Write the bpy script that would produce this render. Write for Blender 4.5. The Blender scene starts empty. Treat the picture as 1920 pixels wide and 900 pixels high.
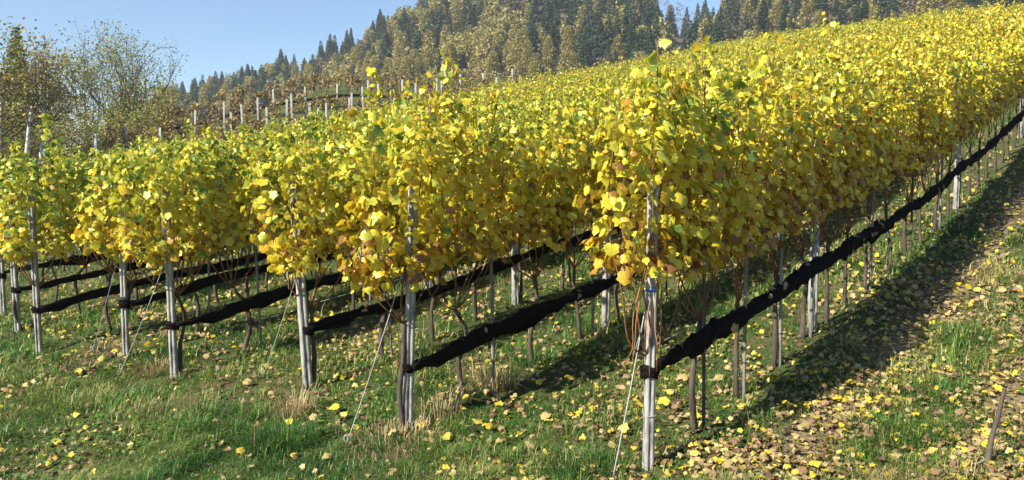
import bpy, math, random
import numpy as np
from mathutils import Vector, Matrix

# ------------------------------------------------------------------ camera, light, exposure
S = bpy.context.scene
COL = S.collection
rng = np.random.default_rng(7)
random.seed(7)
R = math.radians
F = 1500.0                    # focal length in pixels of the 1920 wide photograph
EYE = 1.9
HORIZON = 335.0
cam_d = bpy.data.cameras.new('camera'); cam = bpy.data.objects.new('camera', cam_d); COL.objects.link(cam)
cam.location = (0, 0, EYE)
cam_d.sensor_width = 36; cam_d.lens = 36 * F / 1920
cam_d.clip_start = 0.05; cam_d.clip_end = 6000
cam.rotation_euler = (R(90) - math.atan((450 - HORIZON) / F), 0, 0)
S.camera = cam

SUN_EL = R(35)
SUN_AZ = math.atan2(-0.797, -0.603)
sun_vec = Vector((math.sin(SUN_AZ) * math.cos(SUN_EL), math.cos(SUN_AZ) * math.cos(SUN_EL), math.sin(SUN_EL)))
W = bpy.data.worlds.new('World'); S.world = W; W.use_nodes = True
nt = W.node_tree
sky = nt.nodes.new('ShaderNodeTexSky'); sky.sky_type = 'NISHITA'; sky.sun_disc = False
sky.sun_elevation = SUN_EL; sky.sun_rotation = SUN_AZ % (2 * math.pi)
sky.air_density = 1.0; sky.dust_density = 0.05; sky.ozone_density = 3.6; sky.altitude = 400
nt.links.new(sky.outputs[0], nt.nodes['Background'].inputs[0]); nt.nodes['Background'].inputs[1].default_value = 0.08
sl = bpy.data.lights.new('sun', 'SUN'); sl.energy = 5.0; sl.angle = R(0.53); sl.color = (1, 0.93, 0.80)
so = bpy.data.objects.new('sun', sl); COL.objects.link(so)
so.rotation_euler = sun_vec.to_track_quat('Z', 'Y').to_euler(); so.location = (-30, -20, 30)
S.view_settings.view_transform = 'Standard'; S.view_settings.look = 'None'
S.view_settings.exposure = 1.12; S.view_settings.gamma = 1
S.cycles.max_bounces = 8; S.cycles.diffuse_bounces = 3; S.cycles.transmission_bounces = 5
S.cycles.transparent_max_bounces = 6; S.cycles.volume_bounces = 0

# ------------------------------------------------------------------ helpers
def tag(o, label=None, cat=None, group=None, kind=None):
    if label: o['label'] = label
    if cat: o['category'] = cat
    if group: o['group'] = group
    if kind: o['kind'] = kind
    return o
def empty(name, loc=(0, 0, 0), rz=0.0):
    o = bpy.data.objects.new(name, None); COL.objects.link(o)
    o.location = loc; o.rotation_euler = (0, 0, rz); o.empty_display_size = 0.1
    return o
def link(name, me, parent=None, loc=None, rz=None):
    o = bpy.data.objects.new(name, me); COL.objects.link(o)
    if parent: o.parent = parent
    if loc is not None: o.location = loc
    if rz is not None: o.rotation_euler = (0, 0, rz)
    return o
def tri_mesh(name, V, T, mat, attrs=None, smooth=False):
    V = np.asarray(V, np.float32).reshape(-1, 3); T = np.asarray(T, np.int32).reshape(-1, 3)
    me = bpy.data.meshes.new(name)
    me.vertices.add(len(V)); me.vertices.foreach_set('co', V.ravel())
    me.loops.add(T.size); me.loops.foreach_set('vertex_index', T.ravel())
    me.polygons.add(len(T)); me.polygons.foreach_set('loop_start', np.arange(0, T.size, 3, dtype=np.int32))
    if smooth: me.polygons.foreach_set('use_smooth', np.ones(len(T), bool))
    for k, a in (attrs or {}).items():
        at = me.attributes.new(k, 'FLOAT', 'POINT'); at.data.foreach_set('value', np.asarray(a, np.float32))
    me.update(calc_edges=True)
    if mat: me.materials.append(mat)
    return me
class Geo:
    """collects pieces of one mesh"""
    def __init__(s): s.V = []; s.T = []; s.A = []; s.n = 0
    def add(s, V, T, a=None):
        V = np.asarray(V, float).reshape(-1, 3)
        s.V.append(V); s.T.append(np.asarray(T, int).reshape(-1, 3) + s.n); s.n += len(V)
        s.A.append(np.full(len(V), 0.5) if a is None else np.broadcast_to(a, (len(V),)))
    def mesh(s, name, mat, smooth=False):
        return tri_mesh(name, np.concatenate(s.V), np.concatenate(s.T), mat, {'tint': np.concatenate(s.A)}, smooth)
def tube_arrays(pts, rad, k=6, rough=0.0, rg=None, squash=None, cap=True):
    P = np.asarray(pts, float); n = len(P)
    rad = np.broadcast_to(np.asarray(rad, float), (n,))
    t = np.gradient(P, axis=0); t /= np.linalg.norm(t, axis=1, keepdims=True) + 1e-9
    ref = np.tile([0, 0, 1.0], (n, 1)); ref[np.abs(t[:, 2]) > 0.9] = (1.0, 0, 0)
    if (np.abs(t[:, 2]) > 0.9).any() and (np.abs(t[:, 2]) <= 0.9).any():
        ref[:] = (0.37, 0.81, 0.45)
    a = np.cross(t, ref); a /= np.linalg.norm(a, axis=1, keepdims=True) + 1e-9
    b = np.cross(a, t)
    ang = np.linspace(0, 2 * np.pi, k, endpoint=False)
    rr = rad[:, None] * np.ones((1, k))
    if rough: rr = rr * (1 + rough * (rg or rng).normal(size=(n, k)).clip(-2, 2))
    sx, sy = squash or (1, 1)
    V = P[:, None] + a[:, None] * (rr * np.cos(ang) * sx)[..., None] + b[:, None] * (rr * np.sin(ang) * sy)[..., None]
    V = V.reshape(-1, 3); T = []
    for i in range(n - 1):
        for j in range(k):
            q = i * k + j; r = i * k + (j + 1) % k
            T += [(q, r, r + k), (q, r + k, q + k)]
    if cap:
        V = np.vstack([V, P[:1], P[-1:]]); m = n * k
        for j in range(k):
            T += [(m, (j + 1) % k, j), (m + 1, (n - 1) * k + j, (n - 1) * k + (j + 1) % k)]
    return V, np.array(T)
def bezier(pts, n):
    P = np.asarray(pts, float); m = len(P) - 1
    t = np.linspace(0, m, n); i = np.minimum(t.astype(int), m - 1); f = (t - i)[:, None]
    Q = np.vstack([2 * P[0] - P[1], P, 2 * P[-1] - P[-2]])
    a, b, c, d = Q[i], Q[i + 1], Q[i + 2], Q[i + 3]
    return 0.5 * (2 * b + (c - a) * f + (2 * a - 5 * b + 4 * c - d) * f ** 2 + (3 * b - a - 3 * c + d) * f ** 3)
def _hash(i, j, s):
    v = np.sin(i * 127.1 + j * 311.7 + s * 74.7) * 43758.5453
    return v - np.floor(v)
def vnoise(x, y, s=0):
    x = np.asarray(x, float); y = np.asarray(y, float)
    i = np.floor(x); j = np.floor(y); fx = x - i; fy = y - j
    fx = fx * fx * (3 - 2 * fx); fy = fy * fy * (3 - 2 * fy)
    return ((_hash(i, j, s) * (1 - fx) + _hash(i + 1, j, s) * fx) * (1 - fy)
            + (_hash(i, j + 1, s) * (1 - fx) + _hash(i + 1, j + 1, s) * fx) * fy)
def sstep(a, b, x):
    t = np.clip((np.asarray(x, float) - a) / (b - a), 0, 1); return t * t * (3 - 2 * t)

# ------------------------------------------------------------------ terrain (u along the rows, v across them)
UU = np.array((0.629, 0.777)); VV = np.array((-0.777, 0.629)); OO = np.array((0.89, 5.1))
ROWROT = math.atan2(UU[1], UU[0])
def uv(x, y):
    dx = np.asarray(x, float) - OO[0]; dy = np.asarray(y, float) - OO[1]
    return dx * UU[0] + dy * UU[1], dx * VV[0] + dy * VV[1]
def xy(u, v): return OO[0] + u * UU[0] + v * VV[0], OO[1] + u * UU[1] + v * VV[1]
_AZ = np.radians([-180, -90, -50, -32.6, -22.8, -12.0, 0, 19.8, 32.6, 50, 90, 180])
_EF = np.array([-.05, -.04, -.03, -.01, .022, .058, .095, .135, .145, .15, .10, -.05])
def far_elev(x, y): return np.interp(np.arctan2(x, y), _AZ, _EF)
def height(x, y):
    x = np.asarray(x, float); y = np.asarray(y, float)
    u, v = uv(x, y)
    up = np.clip(u, 0, 60)
    z = np.where(u > -6, 0.13 * np.clip(u, -6, 60), -0.78 + 0.06 * (u + 6)) + 0.0010 * up ** 2 + 0.75 * sstep(8, 28, u) + 0.25 * np.clip(u - 60, 0, None) * .6
    z = z - 0.004 * np.clip(v, -10, 26) - 0.020 * np.clip(v - 6, 0, 20)
    d = np.minimum(v - 25, 15); z = z + 0.30 * np.where(d > 0, d * d / (d + 4), 0) * np.interp(np.arctan2(x, y), np.radians([-40, -22, -12, 0]), [.2, .42, .95, 1.0])
    r = np.hypot(x, y)
    s = sstep(48, 85, r)
    zf = EYE + np.minimum(r, 420) * far_elev(x, y)
    z = z * (1 - s) + zf * s
    near = 1 - sstep(20, 40, r)
    z = z + near * (0.07 * (vnoise(x * 1.3, y * 1.3, 3) - .5) + 0.05 * (vnoise(x * 2.7, y * 2.7, 6) - .5) + 0.02 * (vnoise(x * 5, y * 5, 4) - .5))
    return z
def H(x, y): return float(height(x, y))
def RV(u, v): x, y = xy(u, v); return (x, y, H(x, y))
def project(x, y, z):
    """photograph pixel of a point (used only to sort things by how large they show)"""
    return 960 + F * x / np.maximum(y, .01), HORIZON - F * (z - EYE) / np.maximum(y, .01)

# ------------------------------------------------------------------ materials
def mat(name):
    m = bpy.data.materials.new(name); m.use_nodes = True
    n = m.node_tree.nodes; n.clear()
    out = n.new('ShaderNodeOutputMaterial')
    return m, n, m.node_tree.links, out
def ramp(n, stops):
    r = n.new('ShaderNodeValToRGB'); e = r.color_ramp.elements
    while len(e) < len(stops): e.new(0.5)
    for el, (p, c) in zip(e, stops): el.position = p; el.color = (*c, 1)
    return r
def noise(n, scale, detail=4, rough=.6, coord=None, l=None):
    t = n.new('ShaderNodeTexNoise'); t.inputs['Scale'].default_value = scale
    t.inputs['Detail'].default_value = detail; t.inputs['Roughness'].default_value = rough
    if coord is not None: l.new(coord, t.inputs['Vector'])
    return t
def math_node(n, l, op, a, b):
    m = n.new('ShaderNodeMath'); m.operation = op
    for i, x in enumerate((a, b)):
        if hasattr(x, 'links'): l.new(x, m.inputs[i])
        else: m.inputs[i].default_value = x
    return m.outputs[0]
def leafy(name, stops, trans=0.4, rough=.5, spec=.3, nscale=18, namp=.34, tsat=1.0):
    m, n, l, out = mat(name)
    a = n.new('ShaderNodeAttribute'); a.attribute_name = 'tint'
    rim = n.new('ShaderNodeAttribute'); rim.attribute_name = 'rim'
    tc = n.new('ShaderNodeTexCoord')
    nz = noise(n, nscale, 3, .6, tc.outputs['Object'], l)
    v = math_node(n, l, 'MULTIPLY', math_node(n, l, 'SUBTRACT', nz.outputs['Fac'], .5), namp)
    v = math_node(n, l, 'ADD', v, a.outputs['Fac'])
    v = math_node(n, l, 'ADD', v, math_node(n, l, 'MULTIPLY', rim.outputs['Fac'], .05))
    r = ramp(n, stops); l.new(v, r.inputs[0])
    p = n.new('ShaderNodeBsdfPrincipled'); p.inputs['Roughness'].default_value = rough
    p.inputs['Specular IOR Level'].default_value = spec
    l.new(r.outputs[0], p.inputs['Base Color'])
    t = n.new('ShaderNodeBsdfTranslucent'); l.new(r.outputs[0], t.inputs['Color'])
    mx = n.new('ShaderNodeMixShader'); mx.inputs[0].default_value = trans
    l.new(p.outputs[0], mx.inputs[1]); l.new(t.outputs[0], mx.inputs[2]); l.new(mx.outputs[0], out.inputs[0])
    return m
def solid(name, stops, scale=8, rough=.8, spec=.3, bump=.3, bscale=40, stretch=None, coord='Object'):
    m, n, l, out = mat(name)
    tc = n.new('ShaderNodeTexCoord'); c = tc.outputs[coord]
    if stretch:
        mp = n.new('ShaderNodeMapping'); mp.inputs['Scale'].default_value = stretch; l.new(c, mp.inputs[0]); c = mp.outputs[0]
    nz = noise(n, scale, 5, .65, c, l); r = ramp(n, stops); l.new(nz.outputs['Fac'], r.inputs[0])
    p = n.new('ShaderNodeBsdfPrincipled'); p.inputs['Roughness'].default_value = rough
    p.inputs['Specular IOR Level'].default_value = spec
    l.new(r.outputs[0], p.inputs['Base Color'])
    if bump:
        nb = noise(n, bscale, 5, .7, c, l); b = n.new('ShaderNodeBump'); b.inputs['Strength'].default_value = bump
        b.inputs['Distance'].default_value = .01
        l.new(nb.outputs['Fac'], b.inputs['Height']); l.new(b.outputs[0], p.inputs['Normal'])
    l.new(p.outputs[0], out.inputs[0])
    return m
# tint: 0 deep green, .25 yellow green, .5 lemon, .7 yellow, .85 orange yellow, 1 brown
M_LEAF = leafy('vine_leaf', [(0, (.07, .15, .03)), (.2, (.21, .30, .04)), (.4, (.57, .56, .07)), (.6, (.74, .61, .045)),
                             (.8, (.58, .38, .025)), (.92, (.40, .20, .03)), (1, (.22, .10, .03))], trans=.38, rough=.42, spec=.5)
M_BROWNLEAF = leafy('withered_leaf', [(0, (.38, .34, .08)), (.3, (.36, .25, .08)), (.6, (.25, .155, .07)), (1, (.13, .085, .055))], trans=.3)
M_LITTER = leafy('fallen_leaf', [(0, (.30, .30, .05)), (.2, (.58, .44, .03)), (.42, (.44, .36, .14)), (.65, (.32, .245, .115)),
                                 (.85, (.28, .17, .09)), (1, (.12, .07, .04))], trans=.12, nscale=30, namp=.2)
M_GRASS = leafy('grass', [(0, (.022, .07, .02)), (.3, (.06, .155, .028)), (.6, (.15, .25, .045)), (.8, (.30, .30, .09)), (1, (.46, .38, .19))],
                trans=.3, rough=.45, spec=.25, nscale=3, namp=.2)
M_STRAW = leafy('dry_grass', [(0, (.30, .22, .10)), (.5, (.42, .31, .15)), (1, (.50, .40, .22))], trans=.2)
M_SPRUCE = leafy('spruce_needles', [(0, (.03, .055, .035)), (.5, (.055, .085, .048)), (1, (.10, .13, .06))], trans=.05, spec=.1, nscale=.4, namp=.3)
M_LARCH = leafy('larch_needles', [(0, (.18, .175, .06)), (.5, (.34, .30, .10)), (1, (.47, .40, .14))], trans=.25, spec=.1, nscale=.4, namp=.3)
M_TWIG = leafy('bare_twigs', [(0, (.09, .075, .05)), (.5, (.15, .12, .075)), (1, (.22, .17, .09))], trans=.15, spec=.1, nscale=.4, namp=.3)
M_BIRCH_LEAF = leafy('birch_leaf', [(0, (.16, .19, .05)), (.45, (.34, .29, .08)), (.8, (.36, .25, .08)), (1, (.22, .14, .06))], trans=.35, nscale=1, namp=.3)
M_PALE_LEAF = leafy('pale_green_leaf', [(0, (.10, .14, .04)), (.5, (.26, .28, .06)), (1, (.42, .36, .08))], trans=.35, nscale=1, namp=.3)
M_BARK = solid('vine_bark', [(.3, (.035, .026, .02)), (.55, (.085, .065, .05)), (.75, (.16, .13, .10))], scale=30, stretch=(1, 1, .18), bump=.8, bscale=60)
M_CANE = solid('cane_bark', [(.3, (.11, .05, .022)), (.7, (.24, .12, .05))], scale=20, bump=.2)
M_POST = solid('concrete', [(.33, (.10, .095, .085)), (.46, (.27, .26, .24)), (.6, (.36, .35, .33)), (.75, (.46, .45, .43))], scale=16, stretch=(1, 1, .3), rough=.95, spec=.08, bump=.5, bscale=70)
M_WHITEPOST = solid('bleached_concrete', [(.3, (.30, .29, .275)), (.7, (.52, .51, .49))], scale=9, rough=.9, bump=.2)
M_STAKE = solid('weathered_stake', [(.3, (.10, .09, .08)), (.7, (.27, .255, .235))], scale=18, stretch=(1, 1, .15), bump=.4)
M_NET = solid('black_net', [(.3, (.005, .004, .004)), (.7, (.016, .013, .012))], scale=60, rough=.9, spec=.06, bump=.9, bscale=120)
M_WIRE = solid('galvanised_wire', [(.3, (.25, .25, .24)), (.7, (.5, .5, .48))], scale=40, rough=.45, spec=.6, bump=0)
M_BLUE = solid('blue_plastic', [(.3, (.03, .09, .35)), (.7, (.05, .14, .45))], rough=.5, bump=0)
M_DARKBAND = solid('black_rubber', [(.3, (.01, .01, .01)), (.7, (.03, .028, .026))], rough=.7, bump=.2)
M_TRUNK = solid('tree_bark', [(.3, (.05, .04, .032)), (.7, (.14, .11, .085))], scale=4, stretch=(1, 1, .2), bump=.6, bscale=9)
M_PALETRUNK = solid('pale_bark', [(.3, (.22, .18, .15)), (.7, (.42, .36, .31))], scale=2, stretch=(1, 1, .2), bump=.3)
M_BIRCH = solid('birch_bark', [(.32, (.06, .055, .05)), (.42, (.55, .54, .51)), (.8, (.72, .71, .68))], scale=7, stretch=(.6, .6, 2.2), bump=.3)
def ground_material():
    m, n, l, out = mat('ground')
    tc = n.new('ShaderNodeTexCoord'); c = tc.outputs['Object']
    n1 = noise(n, .9, 5, .6, c, l); n2 = noise(n, 14, 6, .7, c, l); n3 = noise(n, 70, 4, .7, c, l)
    a = math_node(n, l, 'ADD', math_node(n, l, 'MULTIPLY', n1.outputs['Fac'], .5), math_node(n, l, 'MULTIPLY', n2.outputs['Fac'], .5))
    r = ramp(n, [(.36, (.03, .06, .016)), (.50, (.065, .09, .026)), (.58, (.12, .095, .05)), (.70, (.25, .19, .11))]); l.new(a, r.inputs[0])
    at = n.new('ShaderNodeAttribute'); at.attribute_name = 'soil'
    r2 = ramp(n, [(.3, (.13, .09, .06)), (.55, (.30, .22, .14)), (.75, (.42, .33, .22))]); l.new(n2.outputs['Fac'], r2.inputs[0])
    mx = n.new('ShaderNodeMixRGB'); l.new(at.outputs['Fac'], mx.inputs[0]); l.new(r.outputs[0], mx.inputs[1]); l.new(r2.outputs[0], mx.inputs[2])
    p = n.new('ShaderNodeBsdfPrincipled'); p.inputs['Roughness'].default_value = .95; p.inputs['Specular IOR Level'].default_value = .1
    l.new(mx.outputs[0], p.inputs['Base Color'])
    b = n.new('ShaderNodeBump'); b.inputs['Strength'].default_value = .8; b.inputs['Distance'].default_value = .03
    l.new(math_node(n, l, 'ADD', n2.outputs['Fac'], math_node(n, l, 'MULTIPLY', n3.outputs['Fac'], .5)), b.inputs['Height'])
    l.new(b.outputs[0], p.inputs['Normal']); l.new(p.outputs[0], out.inputs[0])
    return m
M_GROUND = ground_material()
M_FLOOR = solid('forest_floor', [(.35, (.035, .04, .02)), (.55, (.09, .07, .04)), (.7, (.14, .11, .06))], scale=.25, bump=0)

# ------------------------------------------------------------------ ground and hill
def soil_at(u, v):
    """0 grass, 1 bare soil: the worn wheel tracks of the alley beside the front row"""
    w = .12 * (vnoise(u * .8, v, 9) - .5)
    t = np.exp(-((v + .80 + w) / .22) ** 2) + 1.4 * np.exp(-((v + 1.85 + w) / .30) ** 2)
    return np.clip(t * sstep(.2, 2.0, u + 1.0), 0, 1) * (.35 + .65 * vnoise(u * 2, v * 2, 5))
def polar_sheet(radii, az):
    Rr, A = np.meshgrid(radii, az, indexing='ij')
    x = Rr * np.sin(A); y = Rr * np.cos(A)
    nr, na = Rr.shape
    i, j = np.meshgrid(np.arange(nr - 1), np.arange(na - 1), indexing='ij')
    q = (i * na + j).ravel()
    T = np.concatenate([np.stack([q, q + na, q + na + 1], 1), np.stack([q, q + na + 1, q + 1], 1)])
    return x.ravel(), y.ravel(), T
radii = np.concatenate([[0.02], np.geomspace(.6, 20, 120), np.geomspace(20.6, 430, 90), [600, 900, 1500, 2500, 4000]])
az = np.concatenate([np.linspace(-180, -42, 40)[:-1], np.linspace(-42, 42, 260), np.linspace(42, 180, 40)[1:]])
x, y, T = polar_sheet(radii, np.radians(az))
z = height(x, y); rr = np.hypot(x, y); z = z - sstep(430, 3500, rr) * 120
uu, vv = uv(x, y)
g = tri_mesh('ground', np.stack([x, y, z], 1), T, M_GROUND, {'soil': soil_at(uu, vv)}, True)
tag(link('ground', g), kind='structure')

_RAZ = np.radians([-27, -23.5, -20, -17, -14, -11, -7.5, -3, 2, 9, 11.5, 13.5, 16, 22, 34, 46])
_RE = np.array([.045, .068, .090, .105, .122, .145, .185, .225, .24, .215, .168, .170, .215, .235, .24, .24])
def hill_height(r, a):
    e = np.interp(a, _RAZ, _RE); f = np.interp(a, _AZ, _EF) - .012
    s = np.clip((r - 190) / 150, 0, 1.35)
    s2 = np.where(s < 1, s ** .85, 1 - (s - 1) * .8)
    return EYE + r * (f + (e - f) * s2) + 3 * (vnoise(r * .05, a * 40, 8) - .5) * np.clip(s * 4, 0, 1)
rad = np.linspace(186, 390, 50); aa = np.radians(np.linspace(-27, 46, 150))
x, y, T = polar_sheet(rad, aa)
z = hill_height(np.hypot(x, y), np.arctan2(x, y))
z = np.where(np.hypot(x, y) < 190, height(x, y) - 2, z)
tag(link('hill', tri_mesh('hill', np.stack([x, y, z], 1), T, M_FLOOR, None, True)), kind='structure')

# ------------------------------------------------------------------ leaves
L_HI = np.array([(0, .10), (.17, -.05), (.40, .0), (.52, .24), (.45, .38), (.56, .62), (.33, .76), (0, 1.02),
                 (-.33, .76), (-.56, .62), (-.45, .38), (-.52, .24), (-.40, .0), (-.17, -.05), (0, .40)])
T_HI = np.array([(14, i, (i + 1) % 14) for i in range(14)])
L_MD = np.array([(0, .03), (.42, .0), (.46, .34), (.52, .62), (0, 1.0), (-.52, .62), (-.46, .34), (-.42, .0), (0, .40)])
T_MD = np.array([(8, i, (i + 1) % 8) for i in range(8)])
L_LO = np.array([(0, 0), (.5, .35), (0, 1.0), (-.5, .35)])
T_LO = np.array([(0, 1, 2), (0, 2, 3)])
def unit(a): return a / (np.linalg.norm(a, axis=-1, keepdims=True) + 1e-9)
def leaf_arrays(P, N, B, size, tint, lod, rg, flat=False, crumple=.05):
    L, T = {'hi': (L_HI, T_HI), 'md': (L_MD, T_MD), 'lo': (L_LO, T_LO)}[lod]
    n = len(P); k = len(L)
    N = unit(N); B = unit(B - N * (B * N).sum(1, keepdims=True)); X = np.cross(B, N)
    fold = rg.uniform(-.2, .8, (n, 1)); curl = rg.uniform(-.3, 1.1, (n, 1))
    lx = L[None, :, 0] * rg.uniform(.85, 1.1, (n, 1)); ly = np.broadcast_to(L[None, :, 1], (n, k))
    wob = rg.normal(0, crumple, (n, k)) if lod != 'lo' else 0
    lz = -fold * np.abs(lx) * (.6 if flat else 1) - curl * (ly - .3) ** 2 * .5 + wob
    V = P[:, None] + size[:, None, None] * (lx[..., None] * X[:, None] + ly[..., None] * B[:, None] + lz[..., None] * N[:, None])
    TT = (T[None] + (np.arange(n) * k)[:, None, None]).reshape(-1, 3)
    rim = np.tile(np.where(np.arange(k) == k - 1, 0, 1.0) if lod != 'lo' else np.ones(k), n)
    return V.reshape(-1, 3), TT, np.repeat(tint, k), rim
def leaf_mesh(name, P, N, B, size, tint, lod, rg, m):
    V, T, ti, rim = leaf_arrays(P, N, B, size, tint, lod, rg)
    return tri_mesh(name, V, T, m, {'tint': ti, 'rim': rim})

# ------------------------------------------------------------------ grapevine: local x along the row, y across it, z up
def vine_skeleton(rg, top=2.3, hang=.0, ncane=6, length=.9):
    """trunk path, cane paths"""
    lean = rg.normal(0, .05); hx = rg.normal(0, .06); head = rg.uniform(.70, .84)
    trunk = bezier([(0, 0, -.08), (lean + rg.normal(0, .015), rg.normal(0, .02), .28), (lean * .4 + rg.normal(0, .02), rg.normal(0, .02), .55), (hx, 0, head)], 9)
    canes = []
    for i in range(ncane):
        ex = (i + .5) / ncane * length - length / 2 + rg.normal(0, .05)
        zt = top + rg.normal(0, .17) + (rg.uniform(.1, .35) if rg.random() < .11 else 0)
        st = np.array((hx, 0, head))
        canes.append(bezier([st, (hx + (ex - hx) * .55, rg.normal(0, .04), head + .12 + rg.uniform(0, .1)), (ex, rg.normal(0, .05), 1.22),
                             (ex + rg.normal(0, .05), rg.normal(0, .06), 1.65), (ex + rg.normal(0, .09), rg.normal(0, .08), zt)], 12))
    for i in range(int(round(hang))):              # shoots that hang down
        ex = rg.uniform(-.5, .1); s = rg.choice([-1, 1])
        canes.append(bezier([(hx + ex * .5, 0, 1.25), (ex, s * .14, 1.2), (ex - .05, s * .2, .95), (ex - .02, s * .18, rg.uniform(1.0, 1.15))], 9))
    return trunk, canes
def vine_leaves(rg, canes, n, size=.069, green=.0, thick=.21):
    lens = np.array([np.linalg.norm(np.diff(c, axis=0), axis=1).sum() for c in canes])
    ci = rg.choice(len(canes), n, p=lens / lens.sum())
    t = rg.beta(1.5, 1.0, n) * .999
    t = np.clip((np.floor(t * 11) + .5 + rg.normal(0, .23, n)) / 11, 0, .999)
    P = np.zeros((n, 3))
    for k, c in enumerate(canes):
        s = ci == k
        if not s.any(): continue
        f = (.38 + .62 * t[s]) * (len(c) - 1); i = np.minimum(f.astype(int), len(c) - 2)
        P[s] = c[i] + (c[i + 1] - c[i]) * (f - i)[:, None]
    side = rg.choice([-1.0, 1.0], n)
    out = np.stack([rg.normal(0, .5, n), side * rg.uniform(.3, 1, n), rg.normal(.0, .35, n)], 1); out = unit(out)
    mag = thick * rg.beta(2.0, 1.3, n) * np.where(t > .93, .45, 1)
    P = P + out * mag[:, None] * np.array((.9, 1.05, .6)); P[:, 2] += rg.normal(0, .03, n)
    low = P[:, 2] < 1.34; P[low, 2] = 1.34 - (1.34 - P[low, 2]) * .45 + rg.normal(0, .04, low.sum())
    N = out * np.array((.9, 1.05, .3)) + np.array((0, 0, 1.0)) * np.where(t > .8, .55, .40)[:, None] + rg.normal(0, 1, (n, 3)) * np.where(t > .78, .6, .36)[:, None]
    B = np.array((0, 0, -.9)) + out * .45 + rg.normal(0, .35, (n, 3))
    sz = size * (.52 + .75 * rg.beta(1.6, 1.5, n)) * np.where(t > .9, .75, 1)
    tint = np.clip(rg.normal(.60, .13, n) - green - .11 * (t > .8) - .30 * (rg.random(n) < .07) + .26 * (rg.random(n) < .05 + .18 * (t < .5)) + .17 * np.clip(1 - t / .75, 0, 1) * 1.0, .02, .97)  # lower leaves browner, partly canopy shade put into the leaf colour
    return P, N, B, sz, tint
ORD = ['zeroth', 'first', 'second', 'third', 'fourth', 'fifth', 'sixth', 'seventh', 'eighth', 'ninth', 'tenth', 'eleventh', 'twelfth', 'thirteenth',
       'fourteenth', 'fifteenth', 'sixteenth', 'seventeenth', 'eighteenth', 'nineteenth', 'twentieth'] + ['twenty-' + s for s in
       ('first', 'second', 'third', 'fourth', 'fifth', 'sixth', 'seventh', 'eighth', 'ninth')] + ['thirtieth'] + ['thirty-' + s for s in
       ('first', 'second', 'third', 'fourth', 'fifth', 'sixth', 'seventh', 'eighth', 'ninth')] + ['fortieth'] + ['forty-' + s for s in
       ('first', 'second', 'third', 'fourth', 'fifth', 'sixth', 'seventh', 'eighth', 'ninth')] + ['fiftieth'] + ['fifty-' + s for s in
       ('first', 'second', 'third', 'fourth', 'fifth', 'sixth', 'seventh', 'eighth', 'ninth')] + ['sixtieth']
def ragged(u, v): return .30 * (float(vnoise(u * .55, v * 1.7, 88)) - .5)
def rowname(r): return 'front row' if r == 0 else ORD[r + 1] + ' row'
ROWS = [0, 1.95, 3.44, 5.12, 6.35, 7.8, 9.3] + [9.3 + 1.55 * k for k in range(1, 11)]
END_U = [0, -.30, -.12, -.50, -.40, -.75, -.45, -.1, .9, 1.9, 2.8, 3.9, 5.0, 6.2, 7.4, 8.6, 9.8]
ROWLEN = 52.0
spots = []                     # (row, index, u, v)
for r, v in enumerate(ROWS):
    us = [.03, .69, 1.40, 2.15, 2.85, 3.55, 4.1, 4.87, 5.73, 6.67] if r == 0 else [END_U[r] + .02 + .78 * k for k in range(12)]
    while us[-1] < min(44 + .9 * v, 60): us.append(us[-1] + .84)
    rg = np.random.default_rng(100 + r)
    for i, u in enumerate(us): spots.append((r, i, u + (0 if r == 0 else rg.normal(0, .05)), v))
sp = np.array([(s[2], s[3]) for s in spots]); sx_, sy_ = xy(sp[:, 0], sp[:, 1]); sz_ = height(sx_, sy_)
px, py = project(sx_, sy_, sz_ + 1.5)
dist = np.hypot(sx_, sy_)
inview = (px > -90) & (px < 2010)
# how much of a vine shows: the front row entirely, rows behind only by their ends and tops
vis = np.where(inview, 1.0, .05) / dist * np.array([1.0 if (s[0] == 0 or s[1] < 3) else (.62 if s[1] < 7 else .45) for s in spots])
order = np.argsort(-vis)
N_IND, N_DETAIL = 215, 34
individual = set(order[:N_IND].tolist()); detailed = set(order[:N_DETAIL].tolist())

# shared leaf meshes for leaves that can be picked apart
LEAF_MESHES = []
for k in range(60):
    rg = np.random.default_rng(500 + k)
    ti = np.array([float(np.clip(rg.normal(.58, .15) - (.33 if k % 13 == 0 else 0) + (.24 if k % 9 == 3 else 0), .03, .97))])
    LEAF_MESHES.append((ti[0], leaf_mesh('leaf', np.zeros((1, 3)), np.array([(0, 0, 1.0)]), np.array([(0, 1.0, 0)]), np.ones(1), ti, 'hi', rg, M_LEAF)))
LEAF_MESHES.sort(key=lambda a: a[0]); LT = np.array([a[0] for a in LEAF_MESHES])
def row_green(r, u): return .01 + .042 * min(r, 6) * (1 if u < 12 else .5)
def trunk_mesh(path, rg):
    n = len(path); rad = np.linspace(.024, .015, n) * rg.uniform(.85, 1.2); rad[-1] *= 1.3
    V, T = tube_arrays(path, rad, 7, .12, rg); return tri_mesh('trunk', V, T, M_BARK, None, True)
def cane_mesh(path, rg, m=None, r0=.0075):
    V, T = tube_arrays(path, np.linspace(r0, r0 * .45, len(path)), 4); return tri_mesh('cane', V, T, m or M_CANE, None, True)
VAR = []
for k in range(12):
    rg = np.random.default_rng(900 + k)
    tr, cs = vine_skeleton(rg)
    green = (.01, .10, .22)[k % 3]
    P, N, B, s, ti = vine_leaves(rg, cs, 900, green=green)
    VAR.append((trunk_mesh(tr, rg), [cane_mesh(c, rg) for c in cs[:5]], leaf_mesh('foliage', P, N, B, s * 1.06, ti, 'md', rg, M_LEAF)))
vine_group = 'yellow grapevines in rows on the slope'
far_parts = []
camv = np.array((0, 0, EYE))
cR, sR = math.cos(ROWROT), math.sin(ROWROT)
ROT = np.array([(cR, -sR, 0), (sR, cR, 0), (0, 0, 1)])
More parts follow.
